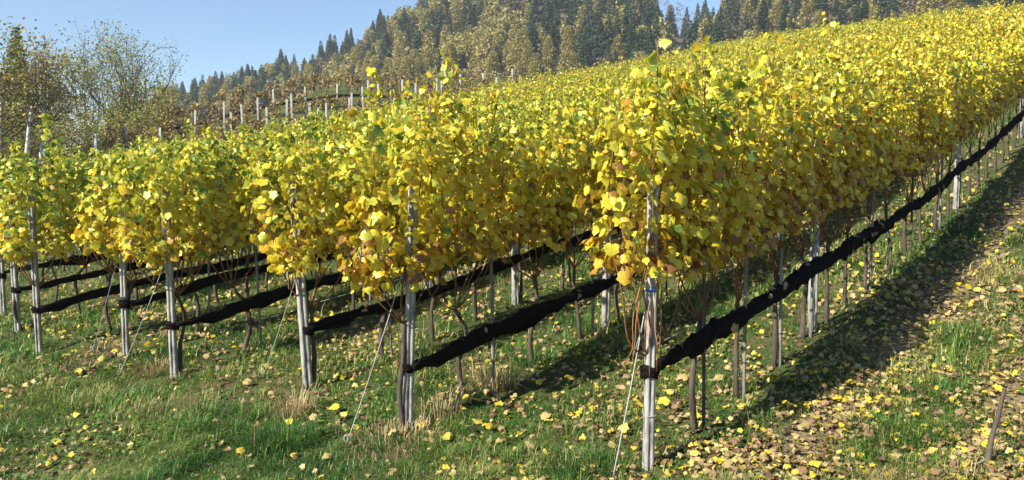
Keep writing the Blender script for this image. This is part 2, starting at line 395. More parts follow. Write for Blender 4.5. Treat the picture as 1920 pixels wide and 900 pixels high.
def vine_words(r, i, u):
    look = 'tall leafy yellow' if i < 1 else ('yellow green' if row_green(r, u) > .16 else 'golden yellow')
    if i == 0: return f'{look} grapevine around the end post of the {rowname(r)}'
    return f'{look} grapevine, {ORD[i + 1]} from the end post in the {rowname(r)}'
def make_detailed_vine(idx):
    r, i, u, v = spots[idx]
    rg = np.random.default_rng(3000 + idx)
    loc = RV(u, v)
    root = empty('grapevine', loc, ROWROT)
    tag(root, vine_words(r, i, u), 'grapevine', vine_group)
    end = i == 0
    tr, cs = vine_skeleton(rg, top=(2.36 if r == 0 else 2.3) - .035 * max(0, r - 2) + rg.normal(0, .1) + ragged(u, v), hang=(1 if end and r else 0), ncane=7)
    P, N, B, s, ti = vine_leaves(rg, cs, 1080 if end else 980, green=row_green(r, u))
    if r == 0 and i == 0:
        lo_ = P[:, 2] < 1.5; P[lo_, 2] = 1.5 - (1.5 - P[lo_, 2]) * .6
    if r == 0 and i in (0, 1, 2):                        # long shoots over the hedge
        for q, (tx, tz) in enumerate(((-.12, 2.72), (.08, 2.5), (.30, 2.62))[:3 - i]):
            sh = bezier([(tx * .3, 0, 1.6), (tx * .6, -.05, 2.0), (tx, -.08, 2.3), (tx + .05, -.05, tz)], 10); cs.append(sh)
            m = 14; f = rg.uniform(.35, 1, m) * 8.99; b = sh[f.astype(int)] + rg.normal(0, .05, (m, 3))
            P = np.vstack([P, b]); N = np.vstack([N, rg.normal(0, .6, (m, 3)) + (0, -.5, .5)]); B = np.vstack([B, rg.normal(0, .4, (m, 3)) + (0, 0, -.6)])
            s = np.r_[s, rg.uniform(.07, .12, m)]; ti = np.r_[ti, rg.uniform(.15, .42, m)]
    if end:                                             # the post top stands clear of the leaves
        pu = END_U[r] - u; near_post = (np.hypot(P[:, 0] - pu + .10, P[:, 1] + .04) < .21) & (P[:, 2] > 1.38) & (P[:, 2] < 2.0) & (rg.random(len(P)) < .55)
        k_ = ~near_post; P, N, B, s, ti = P[k_], N[k_], B[k_], s[k_], ti[k_]
    link('trunk', trunk_mesh(tr, rg), root)
    for c in cs: link('cane', cane_mesh(c, rg), root)
    wp = P @ ROT.T + np.array(loc)
    depth = np.linalg.norm(wp - camv, axis=1) - .25 * s / .115
    o = np.argsort(depth); near, rest = o[:285], o[285:]
    for q in near:
        nn = unit(N[q]); bb = unit(B[q] - nn * (B[q] @ nn)); xx = np.cross(bb, nn)
        k = int(np.clip(np.searchsorted(LT, ti[q]) + rg.integers(-3, 4), 0, 59))
        lf = bpy.data.objects.new('leaf', LEAF_MESHES[k][1]); COL.objects.link(lf); lf.parent = root
        M = Matrix((( *(xx * s[q]), ), ( *(bb * s[q]), ), ( *(nn * s[q]), ))).transposed().to_4x4()
        M.translation = Vector(P[q]); lf.matrix_local = M
    fo = link('foliage', leaf_mesh('foliage', P[rest], N[rest], B[rest], s[rest], ti[rest], 'hi', rg, M_LEAF), root)
    fo['kind'] = 'stuff'
    if end and r == 0:                                  # reddish shoots and a blue tie low on the end vine
        for q in range(7):
            a = rg.uniform(-.42, .45); b = -rg.uniform(0, .2)
            c = bezier([(a * .4, b * .5, rg.uniform(1.1, 1.35)), (a, b, rg.uniform(.95, 1.1)), (a * 1.15 + rg.normal(0, .03), b * 1.2, rg.uniform(.82, .92)),
                        (a * 1.25 + rg.normal(0, .06), b, rg.uniform(.66, .78))], 10)
            link('cane', cane_mesh(c, rg, M_RED, .004), root)
        V, T = tube_arrays(bezier([(-.20, -.06, 1.19), (-.17, -.09, 1.18), (-.13, -.09, 1.195), (-.11, -.06, 1.19)], 8), .009, 6)
        link('tie', tri_mesh('tie', V, T, M_BLUE), root)
M_RED = solid('red_shoot', [(.3, (.26, .11, .04)), (.7, (.45, .22, .09))], bump=0)
for idx in sorted(individual):
    r, i, u, v = spots[idx]
    if idx in detailed: make_detailed_vine(idx); continue
    rg = np.random.default_rng(3000 + idx)
    x0, y0, z0 = RV(u, v)
    flip = rg.random() < .5
    root = empty('grapevine', (x0, y0, z0), ROWROT + (math.pi if flip else 0) + rg.normal(0, .05))
    root.scale = (1, 1, rg.uniform(.94, 1.05) * (1.06 if r == 0 else 1) * (1 - .012 * min(max(0, r - 2), 7)) + .5 * ragged(u, v))
    tag(root, vine_words(r, i, u), 'grapevine', vine_group)
    g_ = row_green(r, u)
    cand = [k for k in range(12) if k % 3 == (0 if g_ < .05 else (1 if g_ < .16 else 2))]
    if rg.random() < .25: cand = list(range(12))
    tm, cm, fm = VAR[rg.choice(cand)]
    link('trunk', tm, root)
    for c in cm: link('cane', c, root)
    link('foliage', fm, root)['kind'] = 'stuff'
# the vines farther up the slope, of which only the leafy tops show: one mass
VP, VN, VB, VS, VT = [], [], [], [], []
far_trunk = Geo(); far_canes = Geo()
for idx in range(len(spots)):
    if idx in individual or not (-250 < px[idx] < 2150): continue
    r, i, u, v = spots[idx]
    rg = np.random.default_rng(3000 + idx)
    loc = np.array(RV(u, v))
    tr, cs = vine_skeleton(rg, top=rg.normal(2.26 - .02 * min(max(0, r - 2), 7), .1) + ragged(u, v), ncane=4)
    nl = 330 if dist[idx] < 30 else 230
    for c in cs: far_canes.add(*tube_arrays(c[5::3] @ ROT.T + loc, .006, 3, cap=False))
    P, N, B, s, ti = vine_leaves(rg, cs, nl, size=.105 if dist[idx] < 30 else .125, green=row_green(r, u) - .02, thick=.24)
    VP.append(P @ ROT.T + loc); VN.append(N @ ROT.T); VB.append(B @ ROT.T); VS.append(s); VT.append(ti)
    if r == 0:
        V, T = tube_arrays(tr @ ROT.T + loc, .024, 5); far_trunk.add(V, T)
fm = leaf_mesh('distant_vines', np.concatenate(VP), np.concatenate(VN), np.concatenate(VB), np.concatenate(VS), np.concatenate(VT), 'lo', np.random.default_rng(5), M_LEAF)
dv = tag(link('distant_vines', fm), 'yellow mass of vine tops farther up the slope', 'vines', kind='stuff')
o_ = link('canes', far_canes.mesh('canes', M_CANE), dv); o_['kind'] = 'stuff'
if far_trunk.n:
    ft = link('trunks', far_trunk.mesh('trunks', M_BARK, True), dv); ft['kind'] = 'stuff'

# ------------------------------------------------------------------ posts, stakes, nets, wires
def box_profile(prof, zs, leanx=0.0, leany=0.0, taper=1.0, rg=None, chip=0.0):
    prof = np.asarray(prof, float); k = len(prof); V = []; T = []
    z0, z1 = zs[0], zs[-1]
    for z_ in zs:
        f = (z_ - z0) / (z1 - z0); s = 1 + (taper - 1) * f
        q = prof * s
        if chip: q = q + rg.normal(0, chip, q.shape)
        V.append(np.column_stack([q[:, 0] + leanx * z_, q[:, 1] + leany * z_, np.full(k, z_)]))
    V = np.concatenate(V); n = len(zs)
    for i in range(n - 1):
        for j in range(k):
            a = i * k + j; b = i * k + (j + 1) % k
            T += [(a, b, b + k), (a, b + k, a + k)]
    c0 = len(V); V = np.vstack([V, [(leanx * zs[-1], leany * zs[-1], zs[-1])]])
    T += [(c0, (n - 1) * k + j, (n - 1) * k + (j + 1) % k) for j in range(k)]
    return V, np.array(T)
def post_profile(w, d, groove):
    c = .012; g = .008
    P = [(-w + c, -d), (-g, -d), (-g + .001, -d + groove), (g - .001, -d + groove), (g, -d), (w - c, -d), (w, -d + c),
         (w, -g), (w - groove, 0), (w, g), (w, d - c), (w - c, d), (-w + c, d), (-w, d - c), (-w, g), (-w + groove, 0), (-w, -g), (-w, -d + c)]
    return P
def ring(z_, w, d, rad, m, lean=(0, 0), name='wire_tie', sag=0.0):
    a = np.linspace(0, 2 * np.pi, 17)
    c = np.column_stack([w * np.sign(np.cos(a)) * np.abs(np.cos(a)) ** .4 + lean[0] * z_, d * np.sign(np.sin(a)) * np.abs(np.sin(a)) ** .4 + lean[1] * z_, z_ + sag * np.sin(a)])
    V, T = tube_arrays(c, rad, 5, cap=False); return tri_mesh(name, V, T, m, None, True)
def end_post(u, v, h, w, lean, rot, label, ties=(), band=None, seed=0, groove=.0035, cat='end post', name='end_post', group='concrete end posts along the edge of the vineyard'):
    rg = np.random.default_rng(seed)
    loc = RV(u, v); root = empty(name, loc, rot); tag(root, label, cat, group)
    zs = np.concatenate([[-.25, .0, .05], np.linspace(.12, h - .05, 16), [h - .012, h]])
    V, T = box_profile(post_profile(w, w * .92, groove), zs, lean[0], lean[1], .94, rg, .0009)
    link('shaft', tri_mesh('shaft', V, T, M_POST), root)
    for z_ in ties: link('wire_tie', ring(z_, w + .004, w * .92 + .004, .0025, M_WIRE, lean, sag=.008), root)
    if band: link('rubber_band', ring(band, w + .006, w * .92 + .006, .028, M_DARKBAND, lean, 'rubber_band'), root)
    return root
end_post(0, 0, 1.86, .034, (.004, .0), R(14), 'grey white grooved concrete end post of the front row, nearest to the camera', (1.28, .36), None, 1)
end_post(END_U[1], ROWS[1], 1.86, .036, (.035, 0), R(20), 'cracked white concrete end post with straw at its foot, second row', (1.45, 1.1), None, 2)
end_post(END_U[2], ROWS[2], 1.88, .042, (-.05, 0), R(24), 'thick leaning concrete end post of the third row, dry grass before it', (1.6,), None, 3)
end_post(END_U[3], ROWS[3], 1.88, .035, (-.012, 0), R(10), 'white concrete end post of the fourth row with bent net end', (1.5,), None, 4)
end_post(END_U[4], ROWS[4], 1.80, .033, (.0, 0), R(16), 'slim white concrete end post with a black band round it, fifth row', (1.3,), .66, 5)
end_post(END_U[5], ROWS[5], 1.88, .034, (-.01, 0), R(8), 'white concrete end post of the sixth row near the left edge', (1.4,), None, 6)
end_post(END_U[6], ROWS[6], 1.95, .036, (-.02, 0), R(8), 'shaded concrete end post at the left edge, seventh row', (1.4,), None, 7)
for r in (7, 8): end_post(END_U[r], ROWS[r], 1.95, .035, (0, 0), R(12), f'distant concrete end post of the {rowname(r)} at far left', (), None, 8 + r)
inner = [(0, 3.19, 'nearest to the end post'), (0, 9.9, 'far up beside the alley'), (0, 17.0, 'beyond the others uphill'), (1, 2.55, 'behind the drooping leaves'), (1, 7.3, 'deep under the leaves'),
         (2, 2.9, 'in the gap under the leaves'), (3, 3.1, 'under the leaves'), (4, 3.0, 'under the leaves'), (5, 2.8, 'under the leaves')]
for q, (r, u, w_) in enumerate(inner):
    end_post(u, ROWS[r] + (.0 if r else .02), 1.86, .038, (np.random.default_rng(q).normal(0, .012), 0), R(12 + q * 3), f'grey concrete post inside the {rowname(r)}, {w_}', (.9,), None, 40 + q,
             cat='post', name='trellis_post', group='concrete posts inside the vine rows')
# thin stakes, one beside a vine
def stake(r, u, dv, h, rad, lean, seed, where, light=True, bands=1):
    rg = np.random.default_rng(seed)
    loc = RV(u, ROWS[r] + dv); root = empty('vine_stake', loc, ROWROT)
    tag(root, f'thin {"grey" if light else "dark"} stake beside {where}', 'stake', 'thin stakes beside the vine trunks')
    pts = [(lean[0] * z_, lean[1] * z_, z_) for z_ in np.linspace(-.15, h, 8)]
    V, T = tube_arrays(pts, rad, 8, .04, rg); link('rod', tri_mesh('rod', V, T, M_STAKE if light else M_BARK, None, True), root)
    for b in range(bands):
        z_ = (.26, .62)[b] + rg.normal(0, .03)
        a = np.linspace(0, 2 * np.pi, 11)
        c = np.column_stack([lean[0] * z_ + (rad + .004) * np.cos(a), lean[1] * z_ + (rad + .004) * np.sin(a), np.full(11, z_)])
        V, T = tube_arrays(c, .004, 4, cap=False); link('tie', tri_mesh('tie', V, T, M_DARKBAND), root)
for k, (u, i) in enumerate(((.72, 2), (1.43, 3), (2.19, 4), (2.95, 5), (4.9, 8), (6.72, 10), (8.4, 12))):
    stake(0, u, -.045, 1.35, .014 if k else .013, (np.random.default_rng(60 + k).normal(.0, .03), 0), 60 + k, f'the {ORD[i]} vine of the front row', k not in (0, 5), 2)
k = 70
for r in range(1, 6):
    for i in (1, 3, 5):
        stake(r, END_U[r] + .15 + .78 * i + .05, -.05, 1.3, .014, (np.random.default_rng(k).normal(0, .05), .02), k, f'the {ORD[i + 1]} vine of the {rowname(r)}', k % 3 != 0, 1); k += 1
# rolled nets
def net(r, u0, u1, z0, rad, seed, label, step, side=-.055):
    rg = np.random.default_rng(seed)
    us = np.arange(u0, u1, step); n = len(us)
    v = ROWS[r] + side + .03 * (vnoise(us * 1.1, us * 0, seed) - .5) * 2
    x0, y0 = xy(us, v); zz = height(x0, y0)
    ker = np.ones(9) / 9; zz = np.convolve(np.pad(zz, 4, 'edge'), ker, 'valid')
    zz = zz + z0 + .022 * (vnoise(us * .9, us * 0 + 3, seed) - .5) * 2 + .018 * np.sin(us * 2 * np.pi / 3.2)
    rd = rad * (.70 + .6 * vnoise(us * 2.3, us * 0 + 7, seed)) * np.clip(.55 + (us - u0) * .55, .55, 1)
    root = empty('rolled_net', RV(u0, ROWS[r])); tag(root, label, 'net', 'rolled black nets hung along the vine rows')
    P = np.column_stack([x0, y0, zz]) - np.array(root.location)
    V, T = tube_arrays(P, rd, 14, .22, rg, (.75, 1.2)); link('roll', tri_mesh('roll', V, T, M_NET, None, True), root)
    # a looser fold hanging below the roll
    us2 = us[:: 2]; P2 = P[::2] + np.column_stack([rg.normal(0, .008, len(us2)), rg.normal(0, .008, len(us2)), -rd[::2] * .6 + rg.normal(0, .022, len(us2))])
    V, T = tube_arrays(P2, rd[::2] * .75, 9, .34, rg, (.55, 1.0)); link('fold', tri_mesh('fold', V, T, M_NET, None, False), root)
    for q in range({0: 34, 1: 14, 2: 8}.get(r, 0)):
        k_ = int(n * (.02 + .5 * rg.random() ** 1.4)); a_ = rg.uniform(-.5, 2.2)
        o_ = np.array((-VV[0] * math.cos(a_), -VV[1] * math.cos(a_), math.sin(a_) * 1.3)); p_ = P[k_] + o_ * (rd[k_] * .95 + .004)
        V, T, ti_, rim_ = leaf_arrays(p_[None], (o_ + rg.normal(0, .3, 3))[None], rg.normal(0, 1, (1, 3)), np.array([rg.uniform(.045, .08)]), np.array([rg.uniform(.3, .9)]), 'md', rg)
        link('trapped_leaf', tri_mesh('trapped_leaf', V, T, M_LITTER, {'tint': ti_, 'rim': rim_}), root)
    # turns round the end post
    w = .046; a = np.linspace(-.3, 2 * np.pi + 1.2, 26)
    for q in range(2):
        c = np.column_stack([w * (1.0 + .06 * q) * np.cos(a), w * (1.0 + .06 * q) * np.sin(a), z0 - .035 + .03 * q + .012 * np.sin(a * 1.7 + q) + 0 * a])
        c[:, :2] += (UU * (END_U[r] - u0))
        V, T = tube_arrays(c, .018, 8, .2, rg, (.8, 1.3)); link('wrap', tri_mesh('wrap', V, T, M_NET), root)
NET = [(0, .0, 40, .66, .050), (1, END_U[1], 22, .50, .044), (2, END_U[2], 18, .56, .043), (3, END_U[3], 16, .54, .042), (4, END_U[4] + .05, 12, .60, .038), (5, END_U[5], 12, .55, .04), (6, END_U[6], 10, .58, .04), (7, END_U[7], 9, .6, .04)]
NL = ['thick rolled black net along the front row, running far uphill', 'rolled black net tied to the cracked end post, second row', 'rolled black net tied to the thick leaning post, third row',
      'rolled black net tied to the white post of the fourth row', 'rolled black net behind the slim banded post, fifth row', 'thin rolled black net of the sixth row near the left edge',
      'rolled black net of the seventh row at the left edge', 'far rolled black net of the eighth row glimpsed at left']
for (r, a, b, z0, rd), lb in zip(NET, NL): net(r, a, b, z0, rd, 20 + r, lb, .07 if r < 2 else .10)
# guy wires: from an end post down to an anchor in the grass
def guy(r, ht, foot, label, loop=True, thick=.0035, straw=False):
    x0, y0, z0 = RV(END_U[r], ROWS[r]); fx, fy = foot; fz = H(fx, fy)
    root = empty('guy_wire', (fx, fy, fz)); tag(root, label, 'guy wire', 'guy wires from the end posts to the ground')
    A = np.array((x0 - fx, y0 - fy, z0 + ht - fz)); n = 14
    pts = [A * t + np.array((0, 0, -.03 * math.sin(t * math.pi))) for t in np.linspace(-.03, 1, n)]
    V, T = tube_arrays(pts, thick, 5); link('cable', tri_mesh('cable', V, T, M_WIRE, None, True), root)
    if loop:
        a = np.linspace(0, 2 * np.pi, 13); d = unit(A)
        c = np.column_stack([.014 * np.cos(a), .0 * a, .026 * np.sin(a) + .05]) + d * .02
        V, T = tube_arrays(c, .004, 5, cap=False); link('anchor_loop', tri_mesh('anchor_loop', V, T, M_WIRE), root)
    if straw:
        V, T = tube_arrays([A * t + np.array((.02 * math.sin(9 * t), .01, 0)) for t in np.linspace(.62, 1.0, 9)], np.linspace(.004, .011, 9), 6, .1)
        link('dry_stem', tri_mesh('dry_stem', V, T, M_STAKE), root)
def foot_at(pxx, pyy):
    d = np.array(((pxx - 960) / F, 1.0, (HORIZON - pyy) / F)); t = 2.0
    for _ in range(4000):
        p = d * t
        if EYE + p[2] < H(p[0], p[1]): return p[0], p[1]
        t += .01
    return p[0], p[1]
guy(0, 1.25, foot_at(1153, 915), 'steel guy wire with a dry stem wound round it, front row', False, .004, True)
guy(1, 1.30, foot_at(640, 850), 'steel guy wire running to a white anchor loop, second row')
guy(2, 1.30, foot_at(484, 715), 'thin steel guy wire left of the thick leaning post, third row')
guy(3, 1.30, foot_at(214, 704), 'thin steel guy wire with pale anchor loop, fourth row')
guy(4, 1.30, foot_at(160, 668), 'thin steel guy wire left of the slim banded post')
# leaning stake at the right edge
fx, fy = foot_at(1872, 892)
root = empty('leaning_stake', (fx, fy, H(fx, fy))); tag(root, 'grey weathered stick leaning at the bottom right edge of the alley', 'stake')
V, T = tube_arrays(bezier([(-.02, -.01, -.1), (.03, .02, .15), (.08, .05, .28), (.14, .08, .48)], 10), np.linspace(.020, .012, 10), 8, .08)
link('rod', tri_mesh('rod', V, T, M_TRUNK, None, True), root)
V, T = tube_arrays(bezier([(-.06, .02, .02), (0, 0, .06), (.05, .03, .03), (.12, -.02, .05)], 9), .006, 5); link('twig', tri_mesh('twig', V, T, M_STAKE), root)
# trellis wires of the two front rows
for r, zs in ((0, (.78, 1.28)), (1, (.74, 1.25)), (2, (.76,))):
    for q, z_ in enumerate(zs):
        us = np.arange(END_U[r], 34, .5); x0, y0 = xy(us, ROWS[r] + .03); zz = height(x0, y0) + z_
        P = np.column_stack([x0, y0, zz]); o0 = P[0].copy()
        V, T = tube_arrays(P - o0, .0022, 4)
        tag(link('trellis_wire', tri_mesh('trellis_wire', V, T, M_WIRE), None, o0), f'thin {"lower" if q == 0 else "upper"} trellis wire strung along the {rowname(r)}', 'wire', 'trellis wires')

# ------------------------------------------------------------------ grass, litter
def scatter(n, rmin, rmax, px0=-80, px1=2000, power=1.0, rg=rng):
    a = np.arctan((rg.uniform(px0, px1, n) - 960) / F)
    t = rg.random(n) ** power
    r = rmin * (rmax / rmin) ** t
    return r * np.sin(a), r * np.cos(a)
def blades(n, rmin, rmax, length, width, dens, tintf, rg, lean=.85):
    x, y = scatter(n, rmin, rmax, rg=rg)
    u, v = uv(x, y)
    keep = rg.random(n) < dens(x, y, u, v); x, y, u, v = x[keep], y[keep], u[keep], v[keep]; n = len(x)
    r = np.hypot(x, y)
    clump = vnoise(x * 2.2, y * 2.2, 31); fine = vnoise(x * 7, y * 7, 32)
    L = length * (.25 + 2.6 * clump * fine) * rg.uniform(.6, 1.25, n)
    w = width * rg.uniform(.7, 1.3, n) * np.clip(r / 6, .8, 3)
    th = (vnoise(x * 1.5, y * 1.5, 33) * 9 + rg.normal(0, 1.7, n))
    d = np.stack([np.cos(th), np.sin(th), np.zeros(n)], 1); sd = np.stack([-np.sin(th), np.cos(th), np.zeros(n)], 1)
    P = np.stack([x, y, height(x, y) - .008], 1)
    k = rg.uniform(.25, 1.0, n)[:, None] * lean * 2
    Lc = L[:, None]; up = np.array((0, 0, 1.0))
    p1 = P + Lc * (.55 * up * (1 - .2 * k) + .22 * k * d); p2 = P + Lc * (up * (1 - .45 * k) + .75 * k * d)
    ww = w[:, None] * sd
    V = np.stack([P - ww, P + ww, p1 - ww * .75, p1 + ww * .75, p2], 1).reshape(-1, 3)
    T = (np.array([(0, 1, 3), (0, 3, 2), (2, 3, 4)])[None] + (np.arange(n) * 5)[:, None, None]).reshape(-1, 3)
    ti = np.clip(tintf(x, y, u, v, n), 0, 1)
    return V, T, np.repeat(ti, 5)
def rowdist(v):
    R_ = np.array(ROWS); return np.min(np.abs(np.asarray(v)[:, None] - R_[None]), 1)
def gdens(x, y, u, v):
    base = .25 + 1.0 * sstep(.25, .7, vnoise(x * 1.1, y * 1.1, 21))
    inside = sstep(-.6, .4, u)
    litter = inside * np.where(v > -.35, .30, np.where(v > -1.0, .50, .05)) + .8 * soil_at(u, v)
    green = np.exp(-((v + 1.30) / .28) ** 2) * inside * .5
    return np.clip(base * (1 - np.clip(litter, 0, .9)) + green, .05, 1)
def gtint(x, y, u, v, n):
    rg = np.random.default_rng(77)
    return .42 + .12 * (v < -.3) + .70 * (vnoise(x * .9, y * .9, 41) - .5) + .45 * (vnoise(x * 4, y * 4, 42) - .5) + rg.normal(0, .13, n) + .45 * (rg.random(n) < .10)
G = Geo()
for args in ((210000, 2.6, 7, .092, .0027, 1), (95000, 7, 16, .13, .003, 2), (26000, 16, 34, .16, .004, 3)):
    V, T, a = blades(*args[:5], gdens, gtint, np.random.default_rng(args[5])); G.add(V, T, a)
tag(link('grass', G.mesh('grass', M_GRASS)), 'short green grass on the vineyard slope', 'grass', kind='stuff')
# low broad leaved weeds
rg = np.random.default_rng(91); x, y = scatter(26000, 2.8, 14, rg=rg); k = vnoise(x * 2.6, y * 2.6, 92) * vnoise(x * .8, y * .8, 93) > .40; x, y = x[k], y[k]; n = len(x)
a = rg.uniform(0, 6.28, n); V, T, ti, rim = leaf_arrays(np.stack([x, y, height(x, y) + rg.uniform(.015, .06, n)], 1), np.array((0, 0, 1.0)) + rg.normal(0, .35, (n, 3)), np.stack([np.cos(a), np.sin(a), rg.uniform(0, .5, n)], 1),
    rg.uniform(.018, .042, n), np.clip(rg.normal(.42, .13, n), 0, 1), 'md', rg)
tag(link('weeds', tri_mesh('weeds', V, T, M_GRASS, {'tint': ti, 'rim': rim})), 'low green broad leaved weeds among the grass', 'weeds', kind='stuff')
# dry grass among it
def sdens(x, y, u, v): return .5 * sstep(.55, .8, vnoise(x * 1.6, y * 1.6, 51)) + .10
G = Geo()
V, T, a = blades(22000, 2.8, 12, .15, .0016, sdens, lambda x, y, u, v, n: np.random.default_rng(3).random(n), np.random.default_rng(9), .8); G.add(V, T, a)
tag(link('dry_grass', G.mesh('dry_grass', M_STRAW)), 'dry straw coloured blades among the green grass', 'dry grass', kind='stuff')
def litter_profile(x, y, u, v):
    inside = sstep(-.9, .5, u)
    d = inside * (.25 + .75 * vnoise(x * 1.2, y * 1.2, 61)) * np.where(v > -.3, .75, .85) * np.where(np.abs(v + 1.3) < .2, .45, 1) * np.where(v < -.25, 1.7, 1)
    return np.clip(d * (.55 + .45 * sstep(.5, .62, vnoise(x * 3, y * 3, 66))) + .03 + .9 * (1 - inside) * sstep(.62, .85, vnoise(x * .8, y * .8, 62)) * .35, 0, 1)
def litter(n, rmin, rmax, size, lod, seed, keepf=litter_profile):
    rg = np.random.default_rng(seed)
    x, y = scatter(n, rmin, rmax, rg=rg); u, v = uv(x, y)
    k = rg.random(n) < keepf(x, y, u, v); x, y = x[k], y[k]; n = len(x)
    P = np.stack([x, y, height(x, y) + rg.uniform(.01, .06, n)], 1)
    N = np.array((0, 0, 1.0)) + rg.normal(0, .5, (n, 3)); a = rg.uniform(0, 6.28, n)
    B = np.stack([np.cos(a), np.sin(a), rg.normal(0, .2, n)], 1)
    ti = np.clip(np.where(rg.random(n) < .16, rg.normal(.2, .06, n), rg.normal(.66, .20, n)), 0, 1)
    return P, N, B, size * rg.uniform(.5, 1.15, n), ti
Vs, Ts, As, Rs, off = [], [], [], [], 0
for n, a, b, s, lod, seed in ((42000, 2.8, 9, .047, 'hi', 11), (30000, 9, 20, .066, 'md', 12), (9000, 20, 36, .12, 'lo', 13)):
    P, N, B, sz, ti = litter(n, a, b, s, lod, seed)
    V, T, t_, r_ = leaf_arrays(P, N, B, sz, ti, lod, np.random.default_rng(seed), crumple=.10); Vs.append(V); Ts.append(T + off); As.append(t_); Rs.append(r_); off += len(V)
tag(link('leaf_litter', tri_mesh('leaf_litter', np.concatenate(Vs), np.concatenate(Ts), M_LITTER, {'tint': np.concatenate(As), 'rim': np.concatenate(Rs)})),
    'fallen tan and yellow vine leaves strewn over the grass', 'leaf litter', kind='stuff')
# fallen leaves large enough to point at
FL = [(128, 795, 'y'), (103, 742, 't'), (136, 708, 'y'), (206, 670, 'y'), (455, 730, 't'), (440, 868, 'y'), (535, 808, 'y'), (580, 805, 't'), (625, 790, 'o'), (640, 795, 'o'), (603, 878, 't'),
      (620, 785, 'y'), (730, 835, 't'), (870, 765, 'y'), (800, 852, 't'), (832, 845, 'o'), (838, 838, 'o'), (912, 822, 'y'), (895, 815, 'o'), (880, 825, 't'), (1013, 735, 'y'), (1068, 722, 'y'),
      (1205, 606, 'y'), (1285, 730, 't'), (1355, 727, 't'), (1250, 778, 'y'), (1172, 830, 'o'), (1205, 780, 'y'), (1395, 798, 'o'), (1400, 780, 'o'), (1320, 862, 'y'), (1540, 898, 'y'), (1778, 833, 'y'),
      (1605, 734, 'y'), (1650, 728, 't'), (1520, 815, 't'), (1580, 766, 'y'), (1645, 838, 'b'), (1490, 724, 'y'), (1640, 620, 'y'), (1780, 810, 't'), (1888, 752, 'y'), (1895, 770, 'o'), (1865, 755, 'y'),
      (1890, 720, 'y'), (1815, 795, 'b'), (1640, 805, 'y'), (1700, 880, 't'), (1380, 900, 't'), (995, 860, 't'), (1025, 800, 't'), (935, 780, 'y'), (760, 690, 'y'), (700, 655, 't'), (1112, 870, 't'), (1250, 880, 't')]
WORD = {'y': 'bright yellow', 't': 'pale tan', 'o': 'orange yellow', 'b': 'dark brown'}; TINT = {'y': .2, 't': .52, 'o': .27, 'b': .86}
def place_word(x):
    return ('far left of the posts' if x < 260 else 'below the white post of the fourth row' if x < 500 else 'near the foot of the thick leaning post' if x < 690 else
            'near the foot of the cracked post' if x < 860 else 'between the two nearest end posts' if x < 1130 else 'at the foot of the nearest end post' if x < 1300 else
            'in the shade under the front row' if x < 1560 else 'on the alley beside the front row' if x < 1800 else 'by the leaning stick at right')
seen_fl = {}
for q, (fx_, fy_, c) in enumerate(FL):
    if (fx_, fy_) == (1205, 606): continue
    rg = np.random.default_rng(700 + q); X, Y = foot_at(fx_, fy_)
    key = (WORD[c], place_word(fx_)); k_ = seen_fl.get(key, 0); seen_fl[key] = k_ + 1
    pos = '' if k_ == 0 else (', nearer the camera' if k_ == 1 else ', another of its cluster')
    n_ = np.array([rg.normal(0, .3), -.25 + rg.normal(0, .25), 1.0]); a = rg.uniform(0, 6.28)
    V, T, ti, rim = leaf_arrays(np.zeros((1, 3)), n_[None], np.array([(math.cos(a), math.sin(a), 0)]), np.array([rg.uniform(.06, .088)]), np.array([TINT[c]]), 'hi', rg)
    o = link('fallen_leaf', tri_mesh('fallen_leaf', V - V.mean(0) * np.array((1, 1, 0)), T, M_LITTER, {'tint': ti, 'rim': rim}), None, (X, Y, H(X, Y) + .065))
    tag(o, f'{WORD[c]} fallen vine leaf {place_word(fx_)}{pos}', 'fallen leaf', 'fallen leaves lying on the grass')
# tufts
def tuft(pxx, pyy, n, ln, spread, m, label, name, cat, seed, tr=(0, 1)):
    rg = np.random.default_rng(seed); X, Y = foot_at(pxx, pyy)
    th = rg.uniform(0, 6.28, n); r0 = spread * np.sqrt(rg.random(n)); bx = r0 * np.cos(th) * 1.2; by = r0 * np.sin(th)
    Z0 = height(X + bx, Y + by) - H(X, Y) - .01
    P = np.stack([bx, by, Z0], 1); d = np.stack([np.cos(th) + rg.normal(0, .5, n), np.sin(th) + rg.normal(0, .5, n), np.zeros(n)], 1)
    L = (ln * rg.uniform(.5, 1.15, n))[:, None]; k = rg.uniform(.2, 1.5, n)[:, None]; up = np.array((0, 0, 1.0))
    sd = unit(np.cross(d, up)) * .0022
    p1 = P + L * (.55 * up + .2 * k * d); p2 = P + L * (up * (1 - .5 * k) + .6 * k * d)
    V = np.stack([P - sd, P + sd, p1 - sd, p1 + sd, p2], 1).reshape(-1, 3)
    T = (np.array([(0, 1, 3), (0, 3, 2), (2, 3, 4)])[None] + (np.arange(n) * 5)[:, None, None]).reshape(-1, 3)
    o = link(name, tri_mesh(name, V, T, m, {'tint': np.repeat(rg.uniform(*tr, n), 5)}), None, (X, Y, H(X, Y))); tag(o, label, cat, 'grass tufts near the end posts')
tuft(548, 785, 170, .30, .15, M_STRAW, 'upright dry brown grass tuft before the thick leaning post', 'dry_tuft', 'grass tuft', 1)
tuft(735, 840, 330, .16, .30, M_STRAW, 'matted straw at the foot of the cracked end post', 'dry_tuft', 'grass tuft', 2)
tuft(825, 790, 110, .30, .16, M_STRAW, 'tall dry grass stems right of the cracked end post', 'dry_tuft', 'grass tuft', 3, (.3, 1))
tuft(275, 705, 180, .20, .14, M_STRAW, 'rusty dry grass tuft left of the fourth row post', 'dry_tuft', 'grass tuft', 4, (0, .3))
tuft(915, 735, 150, .30, .2, M_STRAW, 'dry grass stems by the thin stake behind the cracked post', 'dry_tuft', 'grass tuft', 5)
